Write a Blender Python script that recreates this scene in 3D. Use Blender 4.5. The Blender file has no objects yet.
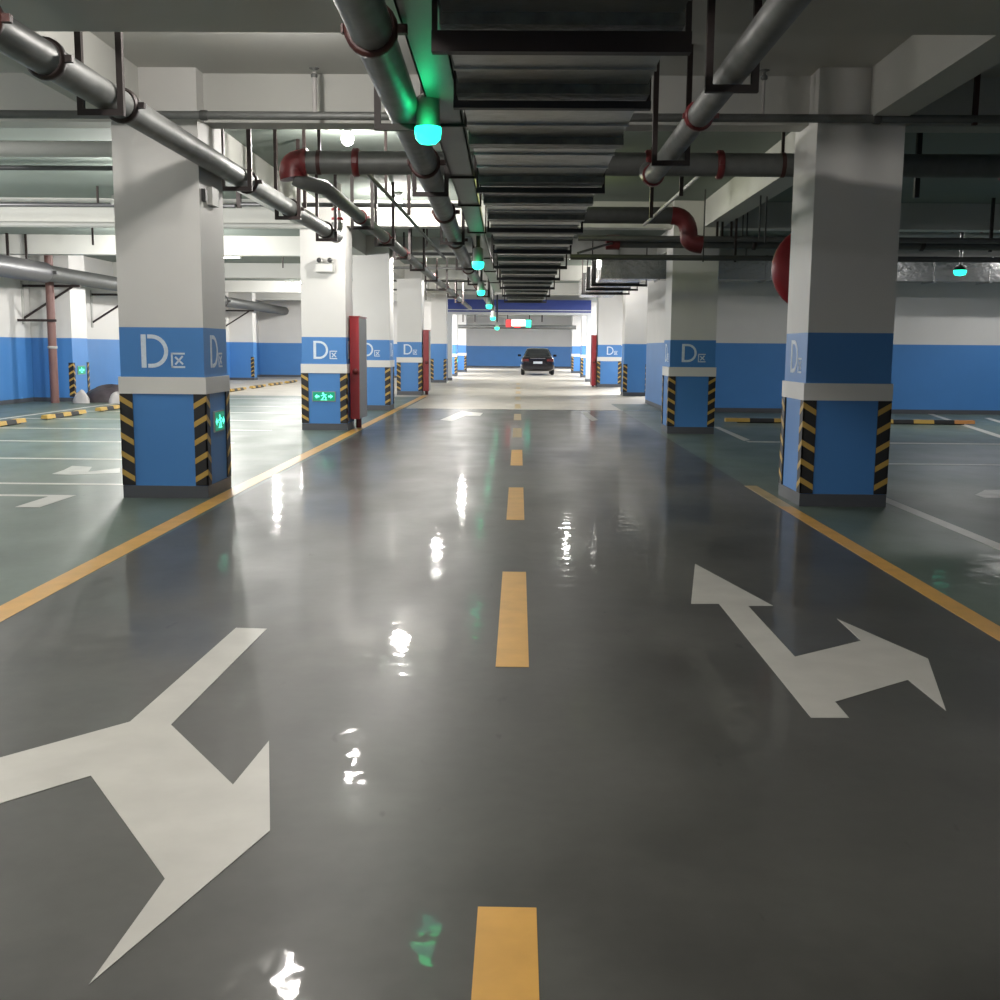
import bpy, math, random
from mathutils import Vector, Matrix
random.seed(7)
C = bpy.context.scene.collection
V = Vector
# ------------------------------------------------------------------ camera
F = 1100.0
CAMZ = 1.42
YV = V(((519-500)/F, (500-348.5)/F, -1)).normalized()      # lane direction seen from the camera
HV = V((1, -0.0085, 0))
ZV = HV.cross(-YV); ZV = -ZV if ZV.y < 0 else ZV
ZV = (ZV - YV*ZV.dot(YV)).normalized()
XV = YV.cross(ZV).normalized()
ROT = Matrix((XV, YV, ZV))                                  # camera axes -> world axes
CAM = V((0, 0, CAMZ))
def ray(px, py): return ROT @ V(((px-500)/F, (500-py)/F, -1))
def at(px, py, Y):
    d = ray(px, py); return CAM + d*(Y/d.y)
def gr(px, py, z=0.0):
    d = ray(px, py); return CAM + d*((z-CAMZ)/d.z)
cd = bpy.data.cameras.new('camera'); cam = bpy.data.objects.new('camera', cd); C.objects.link(cam)
cd.sensor_width = 36; cd.lens = 36*F/1000; cd.clip_start = .05; cd.clip_end = 300
cam.matrix_world = Matrix.Translation(CAM) @ ROT.to_4x4()
bpy.context.scene.camera = cam
# ------------------------------------------------------------------ materials
def mat(name, col, rough=.5, metal=0, emit=None, es=0, spec=.5, noise=0, nscale=3, bump=0, bscale=20, rn=0, coat=0):
    m = bpy.data.materials.new(name); m.use_nodes = True
    nt = m.node_tree; b = nt.nodes['Principled BSDF']
    b.inputs['Base Color'].default_value = (*col, 1); b.inputs['Roughness'].default_value = rough
    b.inputs['Metallic'].default_value = metal; b.inputs['Specular IOR Level'].default_value = spec
    b.inputs['Coat Weight'].default_value = coat
    if emit: b.inputs['Emission Color'].default_value = (*emit, 1); b.inputs['Emission Strength'].default_value = es
    tc = nt.nodes.new('ShaderNodeTexCoord')
    g = nt.nodes.new('ShaderNodeNewGeometry')
    def nz(scale, detail=5):
        n = nt.nodes.new('ShaderNodeTexNoise'); n.inputs['Scale'].default_value = scale; n.inputs['Detail'].default_value = detail
        nt.links.new(g.outputs['Position'], n.inputs['Vector']); return n
    if noise:
        n = nz(nscale); mx = nt.nodes.new('ShaderNodeMapRange')
        mx.inputs[1].default_value = .3; mx.inputs[2].default_value = .7; mx.inputs[3].default_value = 1-noise; mx.inputs[4].default_value = 1+noise
        nt.links.new(n.outputs['Fac'], mx.inputs[0])
        vm = nt.nodes.new('ShaderNodeVectorMath'); vm.operation = 'SCALE'; vm.inputs[0].default_value = col
        nt.links.new(mx.outputs[0], vm.inputs['Scale']); nt.links.new(vm.outputs[0], b.inputs['Base Color'])
    if rn:
        n = nz(nscale*.7); mx = nt.nodes.new('ShaderNodeMapRange')
        mx.inputs[1].default_value = .3; mx.inputs[2].default_value = .7; mx.inputs[3].default_value = rough-rn; mx.inputs[4].default_value = rough+rn
        nt.links.new(n.outputs['Fac'], mx.inputs[0]); nt.links.new(mx.outputs[0], b.inputs['Roughness'])
    if bump:
        n = nz(bscale, 3); bp = nt.nodes.new('ShaderNodeBump'); bp.inputs['Strength'].default_value = bump; bp.inputs['Distance'].default_value = .02
        nt.links.new(n.outputs['Fac'], bp.inputs['Height']); nt.links.new(bp.outputs[0], b.inputs['Normal'])
    return m
def floor_mat(name, col, rough, rn, noise, stain=.25, bump=.05, coat=.35):
    """epoxy floor: cloudy colour, faint tyre scuffs stretched along the lane, polished coat with slow waves"""
    m = bpy.data.materials.new(name); m.use_nodes = True; nt = m.node_tree; b = nt.nodes['Principled BSDF']
    L = nt.links; g = nt.nodes.new('ShaderNodeNewGeometry')
    def nz(scale, stretch=(1, 1, 1), detail=6):
        mp = nt.nodes.new('ShaderNodeMapping'); mp.inputs['Scale'].default_value = stretch
        n = nt.nodes.new('ShaderNodeTexNoise'); n.inputs['Scale'].default_value = scale; n.inputs['Detail'].default_value = detail
        L.new(g.outputs['Position'], mp.inputs[0]); L.new(mp.outputs[0], n.inputs['Vector']); return n.outputs['Fac']
    def mr(x, a, c, d, e):
        r = nt.nodes.new('ShaderNodeMapRange'); r.inputs[1].default_value = a; r.inputs[2].default_value = c
        r.inputs[3].default_value = d; r.inputs[4].default_value = e; L.new(x, r.inputs[0]); return r.outputs[0]
    def mul(x, y):
        r = nt.nodes.new('ShaderNodeMath'); r.operation = 'MULTIPLY'; L.new(x, r.inputs[0]); L.new(y, r.inputs[1]); return r.outputs[0]
    a = mr(nz(.8), .3, .7, 1-noise, 1+noise)
    s = mr(nz(1.1, (1, .7, 1), 9), .32, .52, 1-stain, 1.04)
    f = mr(nz(14, (1, 1, 1), 3), .3, .7, .95, 1.05)
    k = mr(nz(9, (1.3, .5, 1), 2), .22, .29, .6, 1)
    t = mul(mul(mul(a, s), f), k)
    vm = nt.nodes.new('ShaderNodeVectorMath'); vm.operation = 'SCALE'; vm.inputs[0].default_value = col
    L.new(t, vm.inputs['Scale']); L.new(vm.outputs[0], b.inputs['Base Color'])
    L.new(mr(nz(1.3, (1, .6, 1), 5), .3, .7, rough-rn, rough+rn), b.inputs['Roughness'])
    b.inputs['Coat Weight'].default_value = coat; b.inputs['Coat Roughness'].default_value = .05; b.inputs['Specular IOR Level'].default_value = .24
    bp = nt.nodes.new('ShaderNodeBump'); bp.inputs['Strength'].default_value = bump; bp.inputs['Distance'].default_value = .02
    L.new(nz(3.5, (1, 1, 1), 2), bp.inputs['Height']); L.new(bp.outputs[0], b.inputs['Normal'])
    bc = nt.nodes.new('ShaderNodeBump'); bc.inputs['Strength'].default_value = bump*3.0; bc.inputs['Distance'].default_value = .02
    L.new(nz(6.5, (1, .8, 1), 2), bc.inputs['Height']); L.new(bc.outputs[0], b.inputs['Coat Normal'])
    return m
M = dict(
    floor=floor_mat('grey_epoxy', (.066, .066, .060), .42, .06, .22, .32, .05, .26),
    floor_far=floor_mat('pale_epoxy_brightened', (.42, .39, .34), .5, .06, .08, .12, .05, .08),  # paler beige finish, with reflected brightness also put into the colour
    green=floor_mat('green_epoxy', (.105, .14, .115), .45, .05, .12, .22, .05, .15),
    white=mat('white_paint', (.62, .61, .59), .6, noise=.03, nscale=1.2),
    ceil=mat('ceiling_green_grey', (.20, .235, .21), .8, noise=.04, nscale=.8),
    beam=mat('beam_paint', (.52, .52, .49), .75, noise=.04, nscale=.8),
    blue=mat('blue_paint', (.055, .20, .49), .5, noise=.03, nscale=1.5),
    skirt=mat('grey_skirting', (.07, .075, .085), .45),
    collar=mat('collar_white', (.66, .65, .62), .5),
    black=mat('black_rubber', (.012, .012, .013), .5), yel=mat('guard_yellow', (.44, .28, .06), .5),
    letter=mat('lettering', (.62, .70, .78), .5, noise=.08, nscale=30),
    line_y=mat('yellow_marking', (.60, .33, .07), .4, noise=.1, nscale=6), line_yf=mat('worn_yellow_marking', (.40, .30, .15), .4, noise=.2, nscale=5),
    line_w=mat('white_marking', (.47, .46, .42), .4, noise=.07, nscale=5), line_wf=mat('worn_white_marking', (.36, .37, .34), .4, noise=.25, nscale=4),
    steel=mat('galvanised_pipe', (.155, .16, .155), .5, .3, noise=.10, nscale=9, rn=.06), steel_d=mat('dark_steel_pipe', (.085, .088, .085), .5, .3, noise=.1, nscale=9),
    black_pipe=mat('black_pipe', (.10, .10, .105), .4, .3), iron=mat('dark_angle_iron', (.02, .012, .011), .5, .2),
    red_iron=mat('oxide_red_iron', (.05, .014, .012), .5), redp=mat('red_fitting', (.14, .016, .018), .4), red=mat('red_enamel', (.30, .016, .022), .35),
    tray=mat('tray_metal', (.22, .23, .235), .45, .4, noise=.05), foil=mat('duct_foil', (.40, .41, .39), .32, .9, noise=.12, nscale=5, bump=.6, bscale=7),
    foil_d=mat('duct_flange_metal', (.13, .14, .125), .4, .7, noise=.25, nscale=12, bump=.5, bscale=16), tin=mat('bright_duct', (.6, .6, .6), .22, .95, bump=.4, bscale=9),
    grey=mat('grey_cabinet', (.28, .28, .27), .5), plastic=mat('pale_plastic', (.40, .40, .38), .5), dgrey=mat('dark_grey', (.05, .05, .05), .5),
    lamp=mat('lamp_glow', (.9, .9, .9), .4, emit=(1, .98, .95), es=14), tube=mat('tube_glow', (.9, .9, .9), .4, emit=(.96, .98, 1), es=7),
    glow_g=mat('green_glow', (.05, .6, .4), .4, emit=(.02, 1, .62), es=3.2), sign_g=mat('sign_green', (.0, .22, .12), .4, emit=(0, .5, .25), es=.35),
    sign_w=mat('sign_figure', (.3, .9, .7), .4, emit=(.1, 1, .7), es=1.5), sign_r=mat('sign_red', (.5, .02, .02), .4, emit=(1, .03, .03), es=1.4), sign_white=mat('sign_white', (.8, .8, .75), .4, emit=(1, .95, .8), es=1.4),
    shutter=mat('shutter_blue', (.02, .04, .20), .5), frame=mat('pale_frame', (.42, .44, .46), .5),
    carp=mat('car_paint', (.012, .010, .014), .12, .3, coat=1), glass=mat('car_glass', (.02, .022, .025), .05, .0, spec=.9), tyre=mat('tyre', (.01, .01, .01), .7), rim=mat('rim', (.4, .4, .4), .3, .8),
    tail=mat('tail_lamp', (.08, .006, .006), .2), plate=mat('number_plate', (.5, .55, .6), .4), brown=mat('brown_pipe', (.17, .085, .075), .5, noise=.1), tarp=mat('dark_tarpaulin', (.05, .04, .045), .6, noise=.4, nscale=5, bump=.6, bscale=12),
    bag=mat('pale_sack', (.45, .43, .42), .7, noise=.1), orange=mat('stop_end', (.45, .2, .06), .5), dirt=mat('dirt', (.09, .085, .06), .8), joint_dark=mat('floor_joint_dark', (.085, .085, .08), .25),  # the last one is the dark floor joint
)
# ------------------------------------------------------------------ mesh building
class MB:
    def __init__(s): s.v = []; s.f = []; s.m = []; s.s = []
    def add(s, vs, fs, mi=0, smooth=False):
        o = len(s.v); s.v += [tuple(v) for v in vs]
        for f in fs: s.f.append([i+o for i in f]); s.m.append(mi); s.s.append(smooth)
        return s
    def box(s, a, b, mi=0):
        x0, x1 = sorted((a[0], b[0])); y0, y1 = sorted((a[1], b[1])); z0, z1 = sorted((a[2], b[2]))
        vs = [(x0,y0,z0),(x1,y0,z0),(x1,y1,z0),(x0,y1,z0),(x0,y0,z1),(x1,y0,z1),(x1,y1,z1),(x0,y1,z1)]
        return s.add(vs, [(3,2,1,0),(4,5,6,7),(0,1,5,4),(1,2,6,5),(2,3,7,6),(3,0,4,7)], mi)
    def bar(s, p, q, w, mi=0, h=None):
        p = V(p); q = V(q); d = (q-p).normalized(); h = h or w
        u = V((0,0,1)) if abs(d.z) < .9 else V((1,0,0)); a = d.cross(u).normalized()*w/2; b = a.normalized().cross(d).normalized()*h/2
        vs = [p-a-b, p+a-b, p+a+b, p-a+b, q-a-b, q+a-b, q+a+b, q-a+b]
        return s.add(vs, [(0,1,2,3),(7,6,5,4),(1,0,4,5),(2,1,5,6),(3,2,6,7),(0,3,7,4)], mi)
    def tube(s, pts, r, n=16, mi=0, caps=True):
        pts = [V(p) for p in pts]; rs = r if isinstance(r, (list, tuple)) else [r]*len(pts)
        d0 = (pts[1]-pts[0]).normalized(); u = V((0,0,1)) if abs(d0.z) < .9 else V((1,0,0)); a = d0.cross(u).normalized()
        rings = []
        for i, p in enumerate(pts):
            d = (pts[min(i+1, len(pts)-1)] - pts[max(i-1, 0)])
            if d.length < 1e-6: d = d0
            d = d.normalized(); a = (a - d*a.dot(d)).normalized(); b = d.cross(a)
            rings.append([p + (a*math.cos(t)+b*math.sin(t))*rs[i] for t in [2*math.pi*k/n for k in range(n)]])
        vs = [v for r_ in rings for v in r_]; fs = []
        for i in range(len(rings)-1):
            for k in range(n): fs.append((i*n+k, i*n+(k+1) % n, (i+1)*n+(k+1) % n, (i+1)*n+k))
        s.add(vs, fs, mi, True)
        if caps:
            s.add(rings[0], [tuple(range(n))[::-1]], mi); s.add(rings[-1], [tuple(range(n))], mi)
        return s
    def lathe(s, c, prof, n=20, mi=0, axis='z'):
        """prof: (radius, height) pairs around an axis through c"""
        c = V(c); vs = []; fs = []
        for r, h in prof:
            for k in range(n):
                t = 2*math.pi*k/n; x, y = r*math.cos(t), r*math.sin(t)
                vs.append(c + (V((x,y,h)) if axis == 'z' else V((x,h,y)) if axis == 'y' else V((h,x,y))))
        for i in range(len(prof)-1):
            for k in range(n): fs.append((i*n+k, i*n+(k+1) % n, (i+1)*n+(k+1) % n, (i+1)*n+k))
        return s.add(vs, fs, mi, True)
    def prism(s, poly, z0, z1, mi=0, fn=None):
        """polygon in (a, b) pulled from z0 to z1; fn maps (a, b, z) to world"""
        fn = fn or (lambda a, b, z: (a, b, z)); n = len(poly)
        vs = [fn(a, b, z0) for a, b in poly] + [fn(a, b, z1) for a, b in poly]
        fs = [tuple(range(n))[::-1], tuple(range(n, 2*n))] + [(i, (i+1) % n, n+(i+1) % n, n+i) for i in range(n)]
        return s.add(vs, fs, mi)
    def build(s, name, mats, parent=None, loc=None):
        me = bpy.data.meshes.new(name); o = bpy.data.objects.new(name, me)
        vs = s.v
        if loc is not None: vs = [tuple(V(v)-V(loc)) for v in vs]; o.location = loc
        me.from_pydata(vs, [], s.f); me.polygons.foreach_set('material_index', s.m); me.polygons.foreach_set('use_smooth', s.s)
        for m in (mats if isinstance(mats, (list, tuple)) else [mats]): me.materials.append(m if not isinstance(m, str) else M[m])
        me.update(); C.objects.link(o)
        if parent: o.parent = parent; o.matrix_parent_inverse = Matrix.Translation(-parent.location) if False else Matrix()
        return o
def fix_normals(o):
    import bmesh
    bm = bmesh.new(); bm.from_mesh(o.data); bmesh.ops.recalc_face_normals(bm, faces=bm.faces); bm.to_mesh(o.data); bm.free()
def tag(o, label, cat, group=None, kind=None):
    o['label'] = label; o['category'] = cat
    if group: o['group'] = group
    if kind: o['kind'] = kind
    return o
def thing(name, label, cat, loc=(0,0,0), group=None, kind=None):
    o = bpy.data.objects.new(name, None); C.objects.link(o); o.location = loc; o.empty_display_size = .1
    return tag(o, label, cat, group, kind)
def part(mb, name, mats, root):                            # geometry given in world space
    return _part(mb, name, mats, root)
def wloc(o):
    l = V(o.location)
    return l + wloc(o.parent) if o.parent else l
def _part(mb, name, mats, root):
    w = wloc(root); mb.v = [tuple(V(v)-w) for v in mb.v]; return mb.build(name, mats, root)
def struct(mb, name, mats):
    o = mb.build(name, mats); o['kind'] = 'structure'; return o
def dup(o, off=None, label=None, parent=None):
    c = o.copy(); C.objects.link(c)
    if parent is not None: c.parent = parent
    if off is not None: c.location = V(o.location)+V(off)
    if label: c['label'] = label
    for ch in list(o.children): dup(ch, None, None, c)
    return c

# ------------------------------------------------------------------ the hall
ZC = 3.88; ZB = 3.45                                       # slab and beam soffit
XL = -12.2; XR = 13.5; YF = 52.0; YE = 84.0
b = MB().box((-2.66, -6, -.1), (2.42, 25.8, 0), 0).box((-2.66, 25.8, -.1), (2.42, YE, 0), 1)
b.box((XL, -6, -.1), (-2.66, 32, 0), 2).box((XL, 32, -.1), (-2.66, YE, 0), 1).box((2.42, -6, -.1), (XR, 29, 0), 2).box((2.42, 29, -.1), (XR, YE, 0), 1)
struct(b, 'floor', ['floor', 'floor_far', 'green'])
struct(MB().box((XL-.2, -6, ZC), (XR+.2, 10.6, ZC+.2), 0).box((XL-.2, 10.6, ZC), (XR+.2, YE+.2, ZC+.2), 1), 'ceiling', ['beam', 'ceil'])  # slab lighter up to the first columns, darker green-grey beyond
BL = 1.585                                                  # top of the blue dado
def wall(name, a, c, thick, zt=ZC, bl=BL):
    """painted wall between a and c (x, y); thick = offset vector away from the hall"""
    b = MB(); t = V(thick)
    def slab(z0, z1, mi, push=0):
        b.box((min(a[0], c[0], a[0]+t.x, c[0]+t.x), min(a[1], c[1], a[1]+t.y, c[1]+t.y), z0), (max(a[0], c[0], a[0]+t.x, c[0]+t.x), max(a[1], c[1], a[1]+t.y, c[1]+t.y), z1), mi)
    slab(.1, bl, 1); slab(bl, zt, 0); slab(0, .1, 2)
    return struct(b, name, ['white', 'blue', 'skirt'])
wall('wall_left', (XL, -6), (XL, YF), (-.2, 0))
wall('wall_back_left', (XL, YF), (-3.6, YF), (0, .2))
wall('wall_back_right', (3.6, YF), (XR, YF), (0, .2))
wall('wall_right_bay', (3.4, 25.6), (XR, 25.6), (0, .2))
wall('wall_right_room', (3.4, 25.8), (3.4, 29.7), (.2, 0))
wall('wall_right', (XR, -6), (XR, 25.6), (.2, 0))
wall('wall_behind', (XL, -6), (XR, -6), (0, -.2))
wall('wall_right_far', (7.5, 29.7), (7.5, YF), (.2, 0))
wall('wall_room_rear', (3.6, 29.7), (7.5, 29.7), (0, -.2))
wall('wall_end', (-6, YE-.2), (6, YE-.2), (0, .2))
wall('wall_end_left', (-5.6, YF+.2), (-5.6, YE-.2), (-.2, 0))
wall('wall_end_right', (5.6, YF+.2), (5.6, YE-.2), (.2, 0))
# pilaster on the left wall
b = MB().box((XL, 27.6, .1), (-11.18, 28.6, BL), 1).box((XL, 27.6, BL), (-11.18, 28.6, ZC), 0).box((XL, 27.58, 0), (-11.16, 28.62, .1), 2)
struct(b, 'wall_left_pilaster', ['white', 'blue', 'skirt'])
# ceiling beams
def beam(x0, x1, y0, y1, z=ZB):
    return struct(MB().box((x0, y0, z), (x1, y1, ZC)), 'ceiling_beam', 'beam')
CROSS = ((1.5, 2.0), (5.6, 7.5), (10.42, 10.72), (19.0, 19.35), (25.25, 25.58), (33.4, 33.8), (42.2, 42.6), (49.15, 49.4), (60, 60.4), (72, 72.4))
GAPS = {2: ((-3.69, -2.91), (2.61, 3.38)), 3: ((-3.70, -2.945), (2.56, 3.33)), 4: ((-3.74, -2.92),), 5: ((-3.66, -2.92),), 6: ((2.98, 3.86),)}
for k, (y0, y1) in enumerate(CROSS):                        # beams across the hall stop at the columns
    xs = [XL if k < 8 else -5.6] + [v for g_ in GAPS.get(k, ()) for v in g_] + [XR if k < 5 else 7.5 if k < 8 else 5.6]
    for a_, c_ in zip(xs[::2], xs[1::2]): beam(a_, c_, y0, y1)
for y0, y1 in ((-6, 1.5), (2.0, 5.6), (7.5, 10.2), (11.0, 18.85), (19.65, 25.0), (25.8, 33.3), (34.1, 42.2), (42.6, 45.4)): beam(-3.76, -3.43, y0, y1)
for y0, y1 in ((-6, 1.5), (2.0, 5.6), (7.5, 10.1), (10.9, 18.85), (19.65, 25.25), (34.8, 42.0)): beam(3.06, 3.37, y0, y1)
# wall above the shutter housing and a dark joint across the lane
struct(MB().box((-3.6, 49.4, 3.52), (3.6, 49.6, ZC)), 'wall_above_shutter', 'white')
struct(MB().box((-2.66, 25.72, 0), (4.2, 25.86, .003)), 'floor_joint', 'joint_dark')

# ------------------------------------------------------------------ columns
def dglyph(b, fn, x, z, h, mi=0, stencil=False):
    """the letter D; (x, z) its lower left corner"""
    w = h*.82; t = h*.15; g = h*.05 if stencil else -.002
    b.prism([(x, z), (x+t, z), (x+t, z+h), (x, z+h)], 0, .003, mi, fn)
    cx = x+w-h/2; R = h/2; r = R-t*.8; cz = z+R; n = 14
    outer = [(x+t+g, z+h)] + [(cx+R*math.cos(a), cz+R*math.sin(a)) for a in [math.pi/2-math.pi*k/n for k in range(n+1)]] + [(x+t+g, z)]
    inner = [(x+t+g, z+t*.8)] + [(cx+r*math.cos(a), cz+r*math.sin(a)) for a in [-math.pi/2+math.pi*k/n for k in range(n+1)]] + [(x+t+g, z+h-t*.8)]
    for k in range(n+2):
        o0, o1 = outer[k], outer[k+1]; i0, i1 = inner[::-1][k], inner[::-1][k+1]
        b.prism([o0, i0, i1, o1], 0, .003, mi, fn)
def quglyph(b, fn, x, z, h, mi=0):
    """the character 区"""
    t = h*.12; w = h*.92
    def seg(x0, z0, x1, z1):
        d = V((x1-x0, z1-z0, 0)); n = V((-d.y, d.x, 0)).normalized()*t/2
        b.prism([(x0+n.x, z0+n.y), (x0-n.x, z0-n.y), (x1-n.x, z1-n.y), (x1+n.x, z1+n.y)], 0, .003, mi, fn)
    seg(x, z+h-t/2, x+w, z+h-t/2); seg(x, z+t/2, x+w, z+t/2); seg(x+t/2, z, x+t/2, z+h)
    seg(x+w*.84, z+h*.78, x+w*.3, z+h*.22); seg(x+w*.3, z+h*.72, x+w*.86, z+h*.24)
def guard(root, cx, cy, sx, sy, z0=.12, z1=.975, w=.105):
    """black and yellow chevron corner guard on the corner at (cx, cy); sx, sy point outwards"""
    b = MB(); t = .014
    b.box((cx+sx*t, cy+sy*t, z0), (cx-sx*w, cy, z1), 0); b.box((cx+sx*t, cy+sy*t, z0), (cx, cy-sy*w, z1), 0)
    n = 5; p = (z1-z0)/n
    for k in range(n):
        zz = z0+k*p+p*.18; hh = p*.31; rise = p*.42
        zs = min(z1-.002, zz+rise+hh)
        for leaf in (0, 1):
            q = [(0, zz+rise), (0, zs), (w, zz+hh), (w, zz)]
            if leaf == 0: fn = lambda a, c, d: (cx+sx*t-sx*a*(w+t)/w, cy+sy*(t+d), c)
            else: fn = lambda a, c, d: (cx+sx*(t+d), cy+sy*t-sy*a*(w+t)/w, c)
            b.prism(q, -.001, .002, 1, fn)
    o = part(b, 'corner_guard', ['black', 'yel'], root); fix_normals(o); return o
def column(x0, x1, y0, label, front=True, lane=1, lane_d=True, band=True, d=.8, skirt=.115, stencil=False, guards=True, gfront=(-1, 1), dx=.20):
    """lane = +1 when the lane lies on the column's right"""
    y1 = y0+d; root = thing('parking_column', label, 'column', ((x0+x1)/2, y0+d/2, 0), 'columns along the driveway', 'thing')
    b = MB().box((x0, y0, .1), (x1, y1, BL), 1).box((x0, y0, BL), (x1, y1, ZC), 0)
    part(b, 'shaft', ['white', 'blue'], root)
    part(MB().box((x0-.012, y0-.012, 0), (x1+.012, y1+.012, skirt)), 'skirting', 'skirt', root)
    if band: part(MB().box((x0-.018, y0-.018, .975), (x1+.018, y1+.018, 1.13)), 'white_band', 'collar', root)
    if guards:
        for sx in (-1, 1):
            for sy in (-1, 1): guard(root, x0 if sx < 0 else x1, y0 if sy < 0 else y1, sx, sy)
    h = .305; zb = 1.215
    if front:
        b = MB(); fn = lambda a, c, t: (a, y0-t, c); dglyph(b, fn, x0+dx, zb, h, 0, stencil); o = part(b, 'letter_d', 'letter', root); fix_normals(o)
        b = MB(); quglyph(b, fn, x0+dx+h*.90, zb, h*.46); o = part(b, 'district_character', 'letter', root); fix_normals(o)
    if lane_d:
        fn = (lambda a, c, t: (x1+t, y0+a, c)) if lane > 0 else (lambda a, c, t: (x0-t, y1-a, c))
        o0 = .22
        b = MB(); dglyph(b, fn, o0, zb, h, 0, stencil); o = part(b, 'letter_d', 'letter', root); fix_normals(o)
        b = MB(); quglyph(b, fn, o0+h*.90, zb, h*.46); o = part(b, 'district_character', 'letter', root); fix_normals(o)
    return root
column(-3.69, -2.91, 10.2, 'nearest left column, white and blue, with a stencilled D on two faces', stencil=True)
column(-3.70, -2.945, 18.85, 'second left column, with twin-head emergency light above and exit sign below its letter', dx=.20)
column(-3.74, -2.92, 25.0, 'left row column half hidden behind the near red and grey hose cabinet', dx=.20)
column(-3.66, -2.92, 33.3, 'left row column with the far red cabinet fixed at its lane side', dx=.2)
column(-3.60, -2.98, 45.4, 'last left row column before the blue shutter box, without white band', front=False, lane_d=False, band=False)
column(2.61, 3.38, 10.1, 'nearest column beside the right yellow line with a red disc behind it, plain front face', front=False, lane=-1)
column(2.56, 3.33, 18.85, 'second right column, letter D on its front, standing before the bay wall', lane=-1, dx=.20)
column(3.22, 3.98, 34.0, 'right row column without white band or letter, past the projecting room', front=False, lane=-1, lane_d=False, band=False)
column(2.98, 3.86, 42.0, 'brightly lit right row column beside the slim red cabinet', lane=-1, dx=.34)
# chamber beyond the shutter
for sx, w in ((-1, 'left'), (1, 'right')):
    for y, q in ((56.0, 'first'), (66.0, 'second')):
        xa, xb = (-3.9, -3.15) if sx < 0 else (3.15, 3.9)
        column(xa, xb, y, f'{q} column past the blue shutter box on the {w} side', front=False, lane=-sx, lane_d=(q == 'first'))
# guard and sign on the pilaster
g = thing('corner_guard_strip', 'black and yellow guard on the left wall pilaster next to the brown riser pipe', 'corner guard', (-11.18, 27.6, .1))
guard(g, -11.18, 27.6, 1, -1)
g = thing('corner_guard_strip', 'black and yellow guard on the pilaster edge beside the heap of covered goods', 'corner guard', (-11.18, 28.6, .1))
guard(g, -11.18, 28.6, 1, 1)
g = thing('corner_guard_strip', 'black and yellow guard seen far off between the first two left columns', 'corner guard', (-11.2, 47, .1))
b = MB().box((XL, 46.6, .1), (-11.2, 47.2, BL), 1).box((XL, 46.6, BL), (-11.2, 47.2, ZC), 0).box((XL, 46.58, 0), (-11.18, 47.22, .1), 2)
struct(b, 'wall_left_far_pilaster', ['white', 'blue', 'skirt'])
guard(g, -11.2, 46.6, 1, -1)

# shutter portal
r = thing('fire_shutter_housing', 'long deep blue roller shutter box spanning the end of the driveway', 'shutter box', (0, 49, 2.9))
part(MB().box((-3.12, 48.55, 2.98), (3.12, 49.1, 3.52)), 'box', 'shutter', r)
part(MB().box((-3.12, 48.5, 2.88), (3.12, 49.1, 2.98)), 'bottom_rail', 'frame', r)
part(MB().box((-3.14, 48.53, 3.05), (3.14, 48.555, 3.09)), 'trim_strip', 'frame', r)
for s_, w in ((-1, 'left'), (1, 'right')):
    x = s_*3.05
    r = thing('shutter_post', f'pale grey guide post carrying the {w} end of the blue shutter box', 'post', (x, 48.8, 0))
    part(MB().box((x-.11, 48.5, 0), (x+.11, 48.9, 2.88)), 'channel', 'frame', r)
    part(MB().box((x-.13, 48.46, 0), (x+.13, 48.94, .12)), 'foot_plate', 'skirt', r)

# ------------------------------------------------------------------ road markings
def mark(name, label, cat, poly, m='line_w', h=.0015, group=None):
    cx = sum(p[0] for p in poly)/len(poly); cy = sum(p[1] for p in poly)/len(poly)
    o = MB().prism([(p[0]-cx, p[1]-cy) for p in poly], 0.0, h).build(name, m); o.location = (cx, cy, .0005); fix_normals(o)
    return tag(o, label, cat, group)
def rect(x0, x1, y0, y1): return [(x0, y0), (x1, y0), (x1, y1), (x0, y1)]
mark('yellow_edge_line', 'long yellow line bounding the driveway on the left, past the first column', 'road marking', [(-2.68, -2), (-2.52, -2), (-2.66, 5.66), (-2.72, 11), (-2.72, 33), (-2.88, 33), (-2.88, 11), (-2.82, 5.66)], 'line_y')
mark('yellow_edge_line', 'yellow line along the right green bay, ending at the nearest right column', 'road marking', rect(2.40, 2.53, -2, 10.05), 'line_y')
mark('yellow_edge_line', 'faded stretch of yellow line beyond the nearest right column', 'road marking', rect(2.40, 2.53, 10.05, 11.6), 'line_yf', .002)
dn = ['cut off by the bottom of the picture', 'second from the camera, between the two big white arrows', 'third from the camera, level with the first columns'] + [w + ' from the camera' for w in ('fourth', 'fifth', 'sixth', 'seventh', 'eighth', 'ninth', 'tenth', 'eleventh')]
dy = [(.55, 2.65), (4.80, 6.925), (9.085, 11.25)] + [(13.4+4.3*k, 15.5+4.3*k) for k in range(8)]
for k, (ya, yb) in enumerate(dy):
    mark('centre_dash', 'yellow centre dash, ' + dn[k], 'road marking', rect(-.09, .06, ya, yb), 'line_y' if k < 4 else 'line_yf', group='yellow centre dashes')
def px(pts): return [tuple(gr(x, y))[:2] for x, y in pts]
la = px([(236,628),(267,629),(171,725),(233,785),(269,741),(270,831),(89,985),(165,879),(91,776),(-40,816),(-150,905),(-260,860),(-235,770),(-190,745),(-95,781),(0,758),(130,722)])
mark('direction_arrow', 'large white arrow whose point is at bottom left, with a branch leaving the picture', 'road arrow', la)
ra = px([(695,564),(773,606),(748,606),(795,657),(861,641),(837,619),(928,659),(946,711),(908,680),(835,702),(849,718),(811,718),(719,604),(691,604)])
mark('direction_arrow', 'white ahead-and-right arrow painted in front of the nearest right column', 'road arrow', ra)
fa = px([(440,420),(462,411),(470,412),(483,413),(480,416),(466,415.5),(455,420),(451,421)])
mark('direction_arrow', 'small faint white bent arrow far along the left lane', 'road arrow', fa, 'line_w')
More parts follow.
